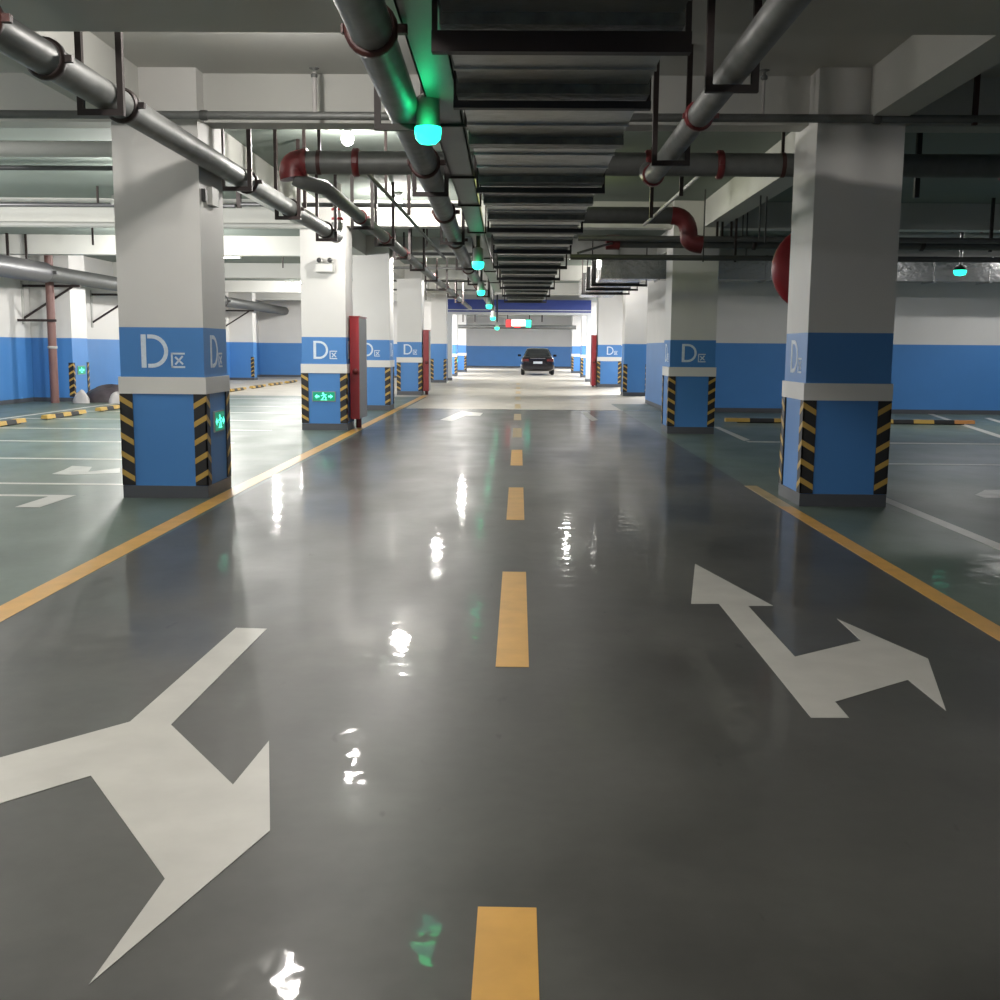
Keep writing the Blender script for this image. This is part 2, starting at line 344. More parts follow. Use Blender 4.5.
fa = px([(581,412),(587,412),(598,420),(592,421)])
mark('direction_arrow', 'faint white arrow stroke far along the right lane', 'road arrow', fa, 'line_wf')
# bay lines on the left (cross the bay, front corner ticks)
words = ['with a corner tick, nearest to the camera', 'second, running behind the first left column', 'third', 'fourth', 'fifth', 'sixth', 'seventh', 'eighth', 'ninth']
for k, y in enumerate([10.25, 11.15, 13.65, 16.15, 18.65, 21.15, 23.65, 26.15, 30.0]):
    x1 = -4.2 if k != 1 else -4.0
    poly = [(-9.9, y-.05), (x1, y-.05), (x1, y+.06), (-9.9, y+.06)]
    if k == 0: poly = [(-9.9, y-.05), (x1-.22, y-.05), (x1-.22, y-.75), (x1, y-.75), (x1, y+.06), (-9.9, y+.06)]
    if k == 99: poly = [(-9.9, y-.05), (x1-.3, y-.05), (x1-.15, y), (x1-.15, y+.5), (x1, y+.5), (x1, y+.06), (-9.9, y+.06)]
    lab = f'white bay line on the left green floor, {words[k]}' + ('' if k < 2 else ' from the front')
    mark('bay_line', lab, 'road marking', poly, 'line_w', group='bay lines of the left bays')
mark('bay_line', 'long white line along the foot of the left wall', 'road marking', rect(-9.95, -9.85, 11, 30), 'line_w', .002)
mark('bay_line', 'short white line by the first left column foot near the exit sign', 'road marking', rect(-4.3, -4.18, 13.2, 15), 'line_w', .002)
mark('bay_line', 'white line running from the nearest right column towards the camera', 'road marking', rect(3.50, 3.62, 3, 10.9), 'line_w')
mark('bay_line', 'worn white patch on the right bay floor at the picture edge', 'road marking', px([(975,495),(985,490),(1003,490),(1003,498),(985,498)]), 'line_wf')
mark('bay_line', 'thin white cross line behind the nearest right column', 'road marking', rect(3.6, 8.3, 17.2, 17.4), 'line_w')
mark('bay_line', 'faint white cross line in the right bay, halfway to the wall', 'road marking', rect(3.6, 6.6, 14.0, 14.12), 'line_wf')
mark('bay_line', 'long white bay line slanting to the right picture edge', 'road marking', px([(920,411.5),(925,411.5),(1003,436),(1003,439)]), 'line_w')
mark('bay_line', 'white bay line touching the end of the long wheel stop', 'road marking', px([(984,418),(990,418),(1003,422),(1003,424)]), 'line_w', .002)
mark('bay_line', 'white bay line near the second right column foot', 'road marking', px([(714,427),(719,427),(750,440),(744,441)]), 'line_w', .002)
mark('bay_arrow', 'worn white arrow painted on the left bay floor before the column', 'road marking', px([(52,474),(64,470),(72,466),(92,467),(88,472),(120,468),(120,473),(70,475)]), 'line_wf')
# ------------------------------------------------------------------ wheel stops
def wheel_stop(x, y, L, along, label, seg=5, grp='wheel stops'):
    r = thing('wheel_stop', label, 'wheel stop', (x, y, 0), grp)
    n = seg
    for k in range(n):
        a, c = -L/2+k*L/n, -L/2+(k+1)*L/n
        b = MB(); prof = [(-.07, .02), (.07, .02), (.05, .09), (-.05, .09)]
        fn = (lambda p, q, t: (x+p, y+t, q)) if along == 'y' else (lambda p, q, t: (x+t, y+p, q))
        b.prism(prof, a, c, 0, fn)
        m = 'yel' if k % 2 == 0 else 'black'
        if k == n-1 and along == 'x' and 'last' in label: m = 'orange'
        o = part(b, 'yellow_block' if m == 'yel' else 'black_block', m, r); fix_normals(o)
    part(MB().box((x-.04, y-L*.4, 0), (x+.04, y+L*.4, .02)) if along == 'y' else MB().box((x-L*.4, y-.04, 0), (x+L*.4, y+.04, .02)), 'rubber_foot', 'black', r)
wn = ['at the left picture edge', 'whole one left of the nearest left column', 'half hidden by the nearest left column', 'first one right of the nearest left column', 'second one right of the nearest left column', 'third one right of the nearest left column', 'fourth one right of the nearest left column', 'fifth one right of the nearest left column', 'last far one by the far guard']
for k, y in enumerate([18.9, 21.7, 24.4, 29.6, 32.4, 35.2, 38, 40.8, 43.6]):
    wheel_stop(-9.0, y, 1.9, 'y', 'wheel stop along the left wall, ' + wn[k], grp='wheel stops of the left bays')
wheel_stop(5.3, 21.9, 2.4, 'x', 'wheel stop between the two nearest right columns', grp='wheel stops of the right bays')
wheel_stop(8.0, 21.9, 2.0, 'x', 'wheel stop right of the nearest right column, with an orange last block', 5, 'wheel stops of the right bays')

# ------------------------------------------------------------------ pipes
def coupling(root, p, d, r, m='red_iron', w=.07):
    p = V(p); d = V(d).normalized()
    b = MB().tube([p-d*w/2, p-d*w*.3, p+d*w*.3, p+d*w/2], [r*1.1, r*1.24, r*1.24, r*1.1], 20)
    u = d.cross(V((0,0,1))).normalized()
    for s_ in (-1, 1): b.box(p+u*s_*r*1.15-V((r*.2,)*3), p+u*s_*r*1.45+V((r*.2,)*3))
    part(b, 'coupling', m, root)
def pipe(name, label, pts, r, m='steel', cat='pipe', coups=(), cm='red_iron', n=20, group=None):
    root = thing(name, label, cat, pts[0], group)
    part(MB().tube(pts, r, n), 'tube', m, root)
    for c in coups:
        L = [V(p) for p in pts]; acc = c
        for i in range(len(L)-1):
            s_ = (L[i+1]-L[i]).length
            if acc <= s_: coupling(root, L[i]+(L[i+1]-L[i])*(acc/s_), L[i+1]-L[i], r, cm); break
            acc -= s_
    return root
def bend(p, c, q, n=7):
    """rounded corner from p over c to q"""
    p, c, q = V(p), V(c), V(q)
    return [(p*(1-t)**2 + c*2*t*(1-t) + q*t*t) for t in [k/n for k in range(n+1)]]
ordn = ['nearest', 'second nearest', 'third nearest', 'fourth nearest', 'fifth nearest', 'sixth nearest', 'seventh nearest', 'eighth nearest', 'ninth nearest', 'tenth nearest']
def hanger(x, y, z, w, label, group, top=None, m='iron', t=.042):
    """U-shaped angle iron trapeze: its bar at z, rods up to the soffit or the slab"""
    inbeam = any(a-.02 <= y <= b_+.02 for a, b_ in CROSS)
    top = top or (ZB if inbeam else ZC)
    r = thing('pipe_hanger', label, 'hanger', (x, y, z), group)
    part(MB().bar((x-w/2-t/2, y, z), (x+w/2+t/2, y, z), t), 'cross_bar', m, r)
    for s_ in (-1, 1): part(MB().bar((x+s_*w/2, y, z+t/2), (x+s_*w/2, y, top), t), 'rod', m, r)
    return r
# big pipe along the left columns
Z1 = 3.08; X1 = -2.795
pts = [(X1, .5, Z1), (X1, 16.95, Z1)] + bend((X1, 17.0, Z1), (X1, 17.2, Z1), (X1, 17.2, Z1+.15)) + [(X1, 17.2, 3.30)]
r = pipe('drain_pipe', 'thick grey pipe running in the upper left past the first column to the second', pts, .098, coups=(6.2, 7.45, 11.0, 13.2, 15.6), cm='iron')
coupling(r, (X1, 5.9, Z1), (0,1,0), .1)
r = pipe('riser_pipe', 'short red and white banded upright at the end of the thick left pipe', [(X1, 17.2, 3.30), (X1, 17.2, 3.68), (X1, 17.2, ZC)], .07, 'plastic')
for z in (3.36, 3.5): part(MB().lathe((X1, 17.2, z), [(.071, -.02), (.095, -.015), (.095, .015), (.076, .02)]), 'red_band', 'red', r)
for k, y in enumerate([3.6, 7.6, 11.15, 13.6, 16.3]):
    hanger(X1-.015, y, Z1-.12, .27, f'{ordn[k]} dark U hanger under the thick left pipe', 'hangers under the thick left pipe')
# second pipe row, starting at the red elbow
Z2 = 3.05; X2 = -2.03; Y3 = 11.35; Z3 = 3.25
r = pipe('sprinkler_main', 'grey pipe leaving below the red elbow and running on behind the left columns', bend((-2.27, Y3, 3.1), (-2.2, Y3, Z2), (X2, Y3+.3, Z2)) + [(X2, 46, Z2)], .075, coups=(3.0, 5.6, 8.2, 11.5, 15, 19, 24), cm='redp')
for k, y in enumerate([14.6, 17.0, 19.5, 22.4, 25.9, 29.5, 34, 38]):
    hanger(X2-.02, y, Z2-.095, .26, f'{ordn[k]} dark U hanger under the pipe that starts at the red elbow', 'hangers under the second pipe')
# main cross pipe, two lengths
r = pipe('cross_main_pipe', 'thick grey cross pipe from the red elbow over the driveway behind the nearest right column', [(-2.15, Y3, Z3), (6.2, Y3, Z3), (13.4, Y3, Z3)], .115, coups=(.5, 3.42, 4.13, 6.95, 10, 12.4), cm='redp')
part(MB().tube([(-2.14, Y3, Z3), (-2.18, Y3, Z3), (-2.2, Y3, Z3)], [.135, .14, .13], 20), 'collar', 'redp', r)
part(MB().tube(bend((-2.18, Y3, Z3), (-2.33, Y3, Z3), (-2.29, Y3, Z3-.16)), .128, 20), 'red_elbow', 'redp', r)
for k, x in enumerate([-2.02, 2.6, 5.6, 8.0]):
    rr = thing('pipe_strap', f'{["first", "second", "third", "fourth", "fifth"][k]} strap rod from the red elbow carrying the thick cross pipe', 'hanger', (x, Y3, Z3), 'strap rods of the cross pipe')
    part(MB().bar((x, Y3, Z3+.115), (x, Y3, ZC), .03), 'rod', 'iron', rr); part(MB().tube([(x-.02, Y3, Z3), (x+.02, Y3, Z3)], .122, 20), 'clamp', 'red_iron', rr)
# thin sprinkler pipe in front of the first columns
Y4 = 10.02
p0 = at(-10, 115, Y4); p1 = at(1010, 121, Y4); Z4 = (p0.z+p1.z)/2+.01
r = pipe('sprinkler_pipe', 'thin pale pipe crossing the whole picture in front of the nearest columns', [(p0.x-2, Y4, Z4), (p1.x+2, Y4, Z4)], .036, coups=(3.9, 6.6, 9.8, 12.1), cm='steel_d')
for k, (xp, w) in enumerate(((314, 'left of the middle'), (765, 'left of the nearest right column'))):
    x = at(xp, 60, Y4).x
    q = thing('sprinkler_riser', f'white upright riser with small head, {w}', 'sprinkler', (x, Y4, Z4+.036), 'white sprinkler risers')
    part(MB().tube([(x, Y4, Z4+.03), (x, Y4, ZC-.08)], .022 if k == 0 else .012, 10), 'stem', 'bag', q)
    part(MB().lathe((x, Y4, ZC-.1), [(.015, -.03), (.03, -.02), (.03, .0), (.012, .02), (.012, .04), (.045, .05), (.045, .055), (.0, .056)], 12), 'sprinkler_head', 'steel', q)
for k, x in enumerate([-7.2, -5.9, 3.95, 7.6]):
    rr = thing('pipe_strap', f'{["first", "second", "third", "fourth"][k]} dark strap from the left on the thin front pipe', 'hanger', (x, Y4, Z4), 'straps of the thin front pipe')
    part(MB().bar((x, Y4, Z4-.05), (x, Y4, ZC), .04), 'rod', 'red_iron', rr)
# central big pipe and cable tray
def cx5(y): return -.735 - .018*(y-4)
pts = [(cx5(y), y, 3.02) for y in (.5, 8, 17)] + [(-1.03, 22, 3.02), (-1.08, 45, 3.02)]
r = pipe('drain_pipe', 'thick grey pipe left of the cable tray over the middle of the driveway', pts, .112, 'steel', coups=(5.35, 9.4, 12.9, 16.3, 22, 28), cm='red_iron')
for k, y in enumerate([4.4, 7.65, 10.9, 15.9, 21, 26, 32]):
    x = cx5(y) - .01 if y < 17 else -1.03 - .002*(y-22)
    hanger(x, y, 2.885, .31, f'{ordn[k]} dark U hanger under the thick pipe beside the cable tray', 'hangers under the middle pipe')
def cxt(y): return -.49 - .0105*(min(y, 18)-4)
r = thing('cable_tray', 'flat grey cable tray running overhead beside the silver duct', 'cable tray', (-.5, .5, 3.055))
for (ya, yb) in ((.5, 4), (4, 18), (18, 33)):
    b = MB(); w = .11
    for s0, s1, z0, z1 in ((-w, w, 3.055, 3.067), (-w, -w+.012, 3.055, 3.115), (w-.012, w, 3.055, 3.115), (-w, w, 3.115, 3.122)):
        b.add([(cxt(ya)+s0, ya, z0), (cxt(ya)+s1, ya, z0), (cxt(yb)+s1, yb, z0), (cxt(yb)+s0, yb, z0), (cxt(ya)+s0, ya, z1), (cxt(ya)+s1, ya, z1), (cxt(yb)+s1, yb, z1), (cxt(yb)+s0, yb, z1)],
              [(3,2,1,0),(4,5,6,7),(0,1,5,4),(1,2,6,5),(2,3,7,6),(3,0,4,7)])
    part(b, 'tray_section', 'tray', r)
for k, y in enumerate([5.2, 8.4, 10.9, 13.0, 16, 20.5, 24, 28]):
    hanger(cxt(y), y, 3.045, .25, f'{ordn[k]} thin black trapeze under the cable tray', 'trapezes under the cable tray', t=.02)
# right pipe
X7 = 1.255; Z7 = 3.06
r = pipe('sprinkler_main', 'grey pipe slanting from the top right down to the thick cross pipe', [(X7, .5, Z7), (X7, 10.6, Z7)] + bend((X7, 10.7, Z7), (X7, 11.1, Z7), (X7, Y3-.1, 3.18)), .085, coups=(4.4, 7.6), cm='redp')
part(MB().tube([(X7, 10.75, Z7), (X7, 10.83, Z7)], .105, 20), 'collar', 'redp', r)
for k, (y, w) in enumerate(((3.4, .34), (6.77, .27), (9.4, .27))):
    hanger(X7-.02, y, Z7-.115, w, f'{ordn[k]} black U hanger under the pipe at upper right', 'hangers under the right pipe', t=.042)
# second grey line right: two lengths offset by red elbows
Ya = 15.2
pa = at(590, 215, Ya); pb = at(682, 213, Ya)
r = pipe('cross_pipe', 'grey green pipe right of the duct ending in a dropped red elbow', [(pa.x-.3, Ya, pa.z), (pb.x-.1, Ya, pa.z)], .11, 'steel_d')
pc = at(690, 240, Ya)
part(MB().tube(bend((pb.x-.14, Ya, pa.z), (pb.x+.1, Ya, pa.z), (pb.x+.1, Ya, pc.z+.05)) + bend((pb.x+.1, Ya, pc.z+.04), (pb.x+.1, Ya, pc.z-.05), (pb.x+.28, Ya, pc.z-.06)), .12, 16), 'red_elbow', 'redp', r)
Yb = 18.3
pa = at(612, 244, Yb)
r = pipe('cross_pipe', 'long grey pipe starting at a small red elbow and passing behind the nearest right column', [(pa.x, Yb, 3.14), (13.4, Yb, 3.14)], .085, 'steel_d', coups=(2.3, 5, 7.5), cm='iron')
part(MB().tube([(pa.x-.1, Yb, 3.14), (pa.x+.12, Yb, 3.14)], .12, 14), 'red_elbow', 'redp', r)
def xpipe(py, x0, x1, Y, rr, m, label, name='sprinkler_pipe', coups=(), cm='iron', group=None):
    a = at(x0, py, Y); c = at(x1, py, Y); z = (a.z+c.z)/2
    # keep it level: z as seen at its middle
    z = at((x0+x1)/2, py, Y).z
    return pipe(name, label, [(a.x, Y, z), (c.x, Y, z)], rr, m, coups=coups, cm=cm, n=10, group=group)
xpipe(240, 578, 1150, 18.0, .045, 'black_pipe', 'upper black cross pipe on the right of the duct')
xpipe(259, 570, 1150, 17.6, .045, 'black_pipe', 'lower black cross pipe on the right of the duct')
xpipe(236, 860, 1150, 23.0, .06, 'plastic', 'pale pipe just above the black pipes at the right picture edge')
xpipe(205, -60, 235, 17.6, .035, 'black_pipe', 'thin black pipe crossing above the left bays before the white beam')
xpipe(205, 236, 470, 17.7, .035, 'black_pipe', 'thin black pipe between first left column and the tray')
xpipe(168, -60, 170, 13.4, .03, 'black_pipe', 'thin dark pipe under the slab at the left picture edge')
xpipe(149, -60, 160, 12.7, .09, 'plastic', 'pale beige pipe under the slab at the left picture edge', 'drain_pipe')
xpipe(225, -40, 310, 18.82, .05, 'plastic', 'pale pipe along the lower edge of the white left beam')
lab = ['highest', 'second', 'third', 'fourth', 'fifth', 'lowest']
for k, (py, Y) in enumerate(((247, 27), (254, 30), (259, 32.5), (268, 36), (277, 39.5), (287, 44))):
    xpipe(py, 224, 302 if k else 470, Y, .03, 'red_iron', f'{lab[k]} of the thin cross pipes seen between the first two left columns', group='thin cross pipes over the left bays')
for k, (py, Y, x0, x1) in enumerate(((254, 24.2, 410, 480), (268, 29, 388, 480), (281, 36, 388, 486), (290, 41, 390, 488))):
    xpipe(py, x0, x1, Y, .035, 'steel_d', f'{lab[k]} of the short cross pipes between second left column and duct', group='cross pipes near the duct')
# drop rods over the left bays
# slanting branch pipes
r = pipe('sprinkler_pipe', 'slim slanting pipe descending from the thick cross pipe left of the tray', [at(366, 172, 11.6), at(400, 208, 13.5), at(445, 259, 19.0)], .022, 'steel', n=10)
r = pipe('sprinkler_pipe', 'slim tan slanting pipe below the cross pipe right of the duct', [at(701, 174, 11.6), at(644, 225, 14.9)], .02, 'plastic', n=10)
r = pipe('sprinkler_pipe', 'thin dark slanting pipe from the duct to the small red elbow', [at(578, 253, 17.0), at(612, 243, 18.2)], .02, 'black_pipe', n=8)
# rod clusters on the right
def rod(xp, y0, Y, w, m, label, low, grp):
    a = at(xp, low, Y)
    ri = thing('ceiling_rod', label, 'rod', (a.x, Y, a.z), grp)
    part(MB().bar((a.x, Y, a.z), (a.x, Y, ZC), w), 'rod', m, ri)
    return ri
for k, (xp, low, m, Y) in enumerate(((703, 262, 'dgrey', 17.55), (717, 237, 'iron', 18.0), (722, 237, 'iron', 18.05), (731, 237, 'iron', 18.0), (735, 262, 'iron', 17.6), (742, 248, 'dgrey', 18.3), (746, 256, 'dgrey', 18.3), (759, 240, 'dgrey', 15), (765, 243, 'dgrey', 15.1))):
    rod(xp, 0, Y, .035 if m == 'iron' else .02, m, f'{["first","second","third","fourth","fifth","sixth","seventh","eighth","ninth"][k]} dark rod in the cluster left of the nearest right column', low, 'rods left of the right column')
for k, (xp, low, m, Y) in enumerate(((952, 235, 'iron', 23), (960, 235, 'redp', 23), (981, 235, 'redp', 23), (990, 252, 'iron', 18.3))):
    rod(xp, 0, Y, .045, m, f'{["first dark", "first red", "second red", "last dark"][k]} rod right of the nearest right column', low, 'rods right of the right column')
rod(916, 198, 11.9, .05, 'black', 'short black drop beside the nearest right column top', 198, None)
rod(681, 196, 11.9, .04, 'iron', 'short black drop below the cross pipe right of the duct', 196, None)
rod(651, 218, 14, .045, 'iron', 'black drop above the grey green pipe', 218, None)
for k, (xp, low, Y, w) in enumerate(sorted(((8, 258, 25.0, .05), (27, 268, 25.2, .04), (93, 245, 23.5, .035), (98, 205, 17.6, .03), (239, 208, 17.7, .07), (283, 268, 30, .03), (250, 277, 38, .04), (276, 192, 12.8, .035), (305, 208, 12.9, .035), (386, 192, 12.9, .03), (409, 215, 13.4, .04), (404, 247, 24.2, .03), (427, 247, 20.5, .03), (426, 300, 33, .03)))):
    rod(xp, 0, Y, w, 'iron', f'{["first","second","third","fourth","fifth","sixth","seventh","eighth","ninth","tenth","eleventh","twelfth","thirteenth","fourteenth"][k]} thin dark ceiling rod, counted from the left picture edge', low, 'dark rods over the left half')
# left wall pipe
xw = -10.95; zw = 3.06
r = pipe('wall_drain_pipe', 'thick dark pipe carried on brackets along the left wall', [(xw, 17, zw), (xw, 51.9, zw)], .19, 'steel_d', coups=(8.6, 14.0, 24), cm='dgrey')
part(MB().tube([(xw, 22, zw), (xw, 25.6, zw)], .235, 20), 'insulation', 'black_pipe', r)
for k, y in enumerate([27.2, 31.6, 38, 45]):
    q = thing('wall_bracket', f'{ordn[k]} triangular bracket under the left wall pipe', 'bracket', (xw, y, zw-.2), 'brackets of the left wall pipe')
    part(MB().bar((XL, y, zw-.22), (xw+.2, y, zw-.22), .06), 'arm', 'iron', q)
    part(MB().bar((XL+.03, y, zw-1.0), (xw+.0, y, zw-.24), .05), 'brace', 'iron', q)
    part(MB().box((XL, y-.05, zw-1.15), (XL+.03, y+.05, zw-.1)), 'wall_plate', 'plastic', q)
r = pipe('riser_pipe', 'brown vertical pipe standing on the floor before the left wall', [(-11.42, 27.0, .0), (-11.42, 27.0, 2.0), (-11.42, 27.0, ZC)], .10, 'brown', n=16)
part(MB().lathe((-11.42, 27.0, 1.35), [(.10, -.03), (.115, -.03), (.115, .03), (.10, .03)]), 'pale_ring', 'plastic', r)
part(MB().bar((XL, 26.9, 2.0), (-11.25, 26.9, 2.0), .06), 'clamp_arm', 'iron', r)
# ------------------------------------------------------------------ ducts
DX0, DX1, DZ0, DZ1 = -.335, .665, 2.81, 3.09
r = thing('ventilation_duct', 'large silver foil duct running overhead along the middle of the driveway', 'duct', (0, .5, DZ0))
fl = [1.6, 2.8, 4.0, 4.92, 6.15, 7.62, 9.3, 10.6, 11.9, 13.3, 14.6, 16.0, 17.4, 18.9, 20.4, 22, 23.6, 25.2, 27, 28.8, 30.6, 32.4]
for i in range(len(fl)-1):
    b = MB(); y0, y1 = fl[i]+.05, fl[i+1]-.05; n = 5
    ins = .0
    b.box((DX0, y0-.05, DZ0), (DX1, y1+.05, DZ1), 0)
    part(b, 'duct_panel', 'foil', r)
    for k in range(1, 3):
        yy = fl[i]+(fl[i+1]-fl[i])*k/3
        part(MB().box((DX0-.006, yy-.012, DZ0-.012), (DX1+.006, yy+.012, DZ1+.006)), 'stiffening_rib', 'foil', r)
for i, y in enumerate(fl):
    b = MB(); n = 14; dz = [.05+.012*random.random() for _ in range(n+1)]
    w = .16 if i not in (3,) else .2
    b.box((DX0-.012, y-w/2, DZ0-.05), (DX1+.012, y+w/2, DZ1+.02), 0)
    part(b, 'flange', 'foil_d', r)
for k, (y, h, w) in enumerate(((2.2, .05, 1.14), (4.90, .085, 1.10), (6.22, .04, 1.07), (9.45, .045, 1.07), (12.6, .045, 1.07), (15.3, .05, 1.07), (18.2, .05, 1.2), (21.2, .05, 1.2), (24.4, .05, 1.2), (28, .05, 1.2), (31.6, .05, 1.2))):
    xm = (DX0+DX1)/2; z = DZ0-.06-h/2
    q = thing('duct_trapeze', f'{ordn[k] if k < 10 else "last"} dark channel bar hanging below the silver duct', 'hanger', (xm, y, z), 'trapezes under the silver duct')
    part(MB().box((xm-w/2, y-.03, z-h/2), (xm+w/2, y+.03, z+h/2)), 'cross_bar', 'iron' if k == 1 else 'black', q)
    top = ZB if any(a-.02 <= y <= b_+.02 for a, b_ in CROSS) else ZC
    for s_ in (-1, 1): part(MB().box((xm+s_*(w/2-.012)-.012, y-.012, z+h/2), (xm+s_*(w/2-.012)+.012, y+.012, top)), 'rod', 'iron', q)
# side duct on the right
r = thing('side_duct', 'bright metal duct crossing above the right bays and turning towards the far end', 'duct', (1.8, 24.6, 2.9))
ZS0, ZS1 = 2.93, 3.42
part(MB().box((1.75, 24.2, ZS0), (13.4, 24.9, ZS1)), 'cross_section', 'tin', r)
part(MB().box((1.75, 24.9, ZS0), (2.7, 33, ZS1)), 'turn_section', 'tin', r)
for x in (3.0, 4.2, 5.3, 6.5, 7.7, 8.9, 10.1, 11.3): part(MB().box((x-.02, 24.17, ZS0-.03), (x+.02, 24.93, ZS1+.03)), 'flange', 'tin', r)
for y in (26.0, 28.0, 30.2): part(MB().box((1.68, y-.05, ZS0-.06), (2.77, y+.05, ZS1+.03)), 'flange', 'dgrey', r)
for k, y in enumerate((25.12, 27, 29)):
    q = thing('duct_trapeze', f'{ordn[k]} dark bar under the turned part of the right duct', 'hanger', (2.2, y, ZS0-.05), 'trapezes under the right duct')
    part(MB().box((1.6, y-.03, ZS0-.11), (2.85, y+.03, ZS0-.062)), 'cross_bar', 'black', q)
    for s_ in (1.62, 2.83): part(MB().box((s_-.012, y-.012, ZS0-.07), (s_+.012, y+.012, ZC)), 'rod', 'iron', q)
# ------------------------------------------------------------------ lamps and signs
def point(loc, power, col=(1, .955, .90), rad=.09, name='lamp_light'):
    l = bpy.data.lights.new(name, 'POINT'); l.energy = power; l.color = col; l.shadow_soft_size = rad
    o = bpy.data.objects.new(name, l); C.objects.link(o); o.location = loc; return o
def area(loc, power, sx, sy, col=(1, .98, .96)):
    l = bpy.data.lights.new('tube_light', 'AREA'); l.shape = 'RECTANGLE'; l.size = sx; l.size_y = sy; l.energy = power; l.color = col
    o = bpy.data.objects.new('tube_light', l); C.objects.link(o); o.location = loc; return o
def dome(x, y, z, label, power, grp='ceiling lamps over the driveway'):
    q = thing('ceiling_lamp', label, 'lamp', (x, y, z), grp)
    part(MB().lathe((x, y, ZC), [(0, -.0), (.07, -.0), (.07, -.03), (.04, -.04), (.04, z-ZC+.07)], 16), 'lamp_holder', 'plastic', q)
    part(MB().lathe((x, y, z), [(.04, .07), (.065, .03), (.075, -.01), (.06, -.05), (.03, -.075), (.0, -.08)], 16), 'bulb', 'lamp', q)
    p = point((x, y, z-.16), power, rad=.07); p.parent = None
def batten(x, y, z, label, power, along='x', L=1.2, grp='tube lamps over the bays', bare=False):
    q = thing('ceiling_tube_lamp', label, 'lamp', (x, y, z), grp)
    dx, dy = (L/2, .05) if along == 'x' else (.05, L/2)
    part(MB().box((x-dx, y-dy, z), (x+dx, y+dy, z+.06)), 'housing', 'plastic', q)
    e = V((dx, 0, 0)) if along == 'x' else V((0, dy, 0))
    c = V((x, y, z-.03))
    part(MB().tube([c-e, c+e], .018, 10), 'tube', 'tube', q)
    for s_ in (-1, 1): part(MB().box(c+e*s_-V((.025,.025,.03)), c+e*s_+V((.025,.025,.03))), 'end_cap', 'plastic', q)
    if abs(z+.06-ZC) > .02:
        for s_ in (-1, 1): part(MB().bar(V((x, y, z+.06))+e*s_*.8, V((x, y, ZC))+e*s_*.8, .012), 'rod', 'iron', q)
    if bare: point((x, y, z-.12), power, (1, .97, .93), .08)
    else: area((x, y, z-.06), power, *((L, .12) if along == 'x' else (.12, L)))
names = ['behind the camera', 'just overhead of the camera', 'hidden above the first beam', 'glowing above the cross pipe, left of the middle', 'third visible row before the second column', 'after the second column', 'near the third column', 'before the shutter', 'nearest to the shutter']
LZ = ZC-.14
rows = [(-2.0, -2.5, 230), (-2.0, 3.6, 270)] + [(*tuple(gr(x_, y_, -LZ))[:2], p_) for x_, y_, p_ in ((288, 1000, 90), (354, 776, 150), (400, 655, 190), (437, 562, 360), (462, 500, 400), (478, 462, 420))]
for k, (x, y, p) in enumerate(rows):
    dome(x, y, LZ, 'white ceiling lamp of the driveway row, ' + names[k], p)
for k, (x, y, p) in enumerate(((2.3, -2.5, 120), (*tuple(gr(612, 522, -LZ))[:2], 90), (*tuple(gr(566, 548, -LZ))[:2], 110))):  # the nearest is unseen, added behind the camera as front light
    dome(x, y, LZ, f'{ordn[k]} white ceiling lamp on the right side of the driveway', p, 'ceiling lamps on the right')
for k, (x, y, dz, p) in enumerate(((-7.8, 3.0, .17, 150), (-7.8, 8.9, .17, 170), (-8.2, 11.2, .17, 260), (-9.3, 15.3, .5, 430), (-4.95, 15.3, .5, 300), (-6.35, 20.3, .6, 480), (-7.6, 23.4, .6, 520), (-7.8, 28.8, .17, 480), (-7.8, 35.2, .17, 480), (-7.8, 40, .17, 480), (-7.8, 46, .17, 500))):
    batten(x, y, ZC-dz, f'{["first", "second", "third", "fourth", "fifth", "sixth", "seventh", "eighth", "ninth", "tenth", "eleventh"][k]} tube lamp over the left bays, counted from the camera', p, grp='tube lamps over the left bays', bare=True)
for k, (x, y, p) in enumerate(((11.0, 11.6, 80), (8.2, 20.6, 95), (11.5, 22.8, 90), (5.5, 36, 700), (5.5, 46, 900))):
    batten(x, y, ZC-.17, f'{ordn[k]} tube lamp over the right bays', p, grp='tube lamps over the right bays')
for k, (xq, y, p) in enumerate(((-4.6, 53, 500), (4.6, 53, 500), (-4.6, 62, 600), (4.6, 62, 600), (-4.6, 75, 700), (4.6, 75, 700))):
    batten(xq, y, ZC-.17, f'{ordn[k]} tube lamp in the hall beyond the shutter', p, along='y', grp='tube lamps beyond the shutter')
q = thing('ceiling_lamp', 'small added yellowish lamp, unseen above the duct, tinting the slab on its right', 'lamp', (.5, 15.9, ZC-.12))  # lamp added for the yellowish tint on the slab, no fixture visible
part(MB().lathe((.5, 15.9, ZC), [(0, 0), (.06, 0), (.06, -.03), (.04, -.04)], 14), 'lamp_holder', 'plastic', q)
part(MB().lathe((.5, 15.9, ZC-.08), [(.04, .04), (.055, 0), (.04, -.04), (0, -.05)], 14), 'bulb', mat('added_amber_glow', (.8, .8, .5), .4, emit=(.9, 1, .3), es=2), q)
point((.5, 15.9, ZC-.3), 24, (.9, 1, .35), .06)
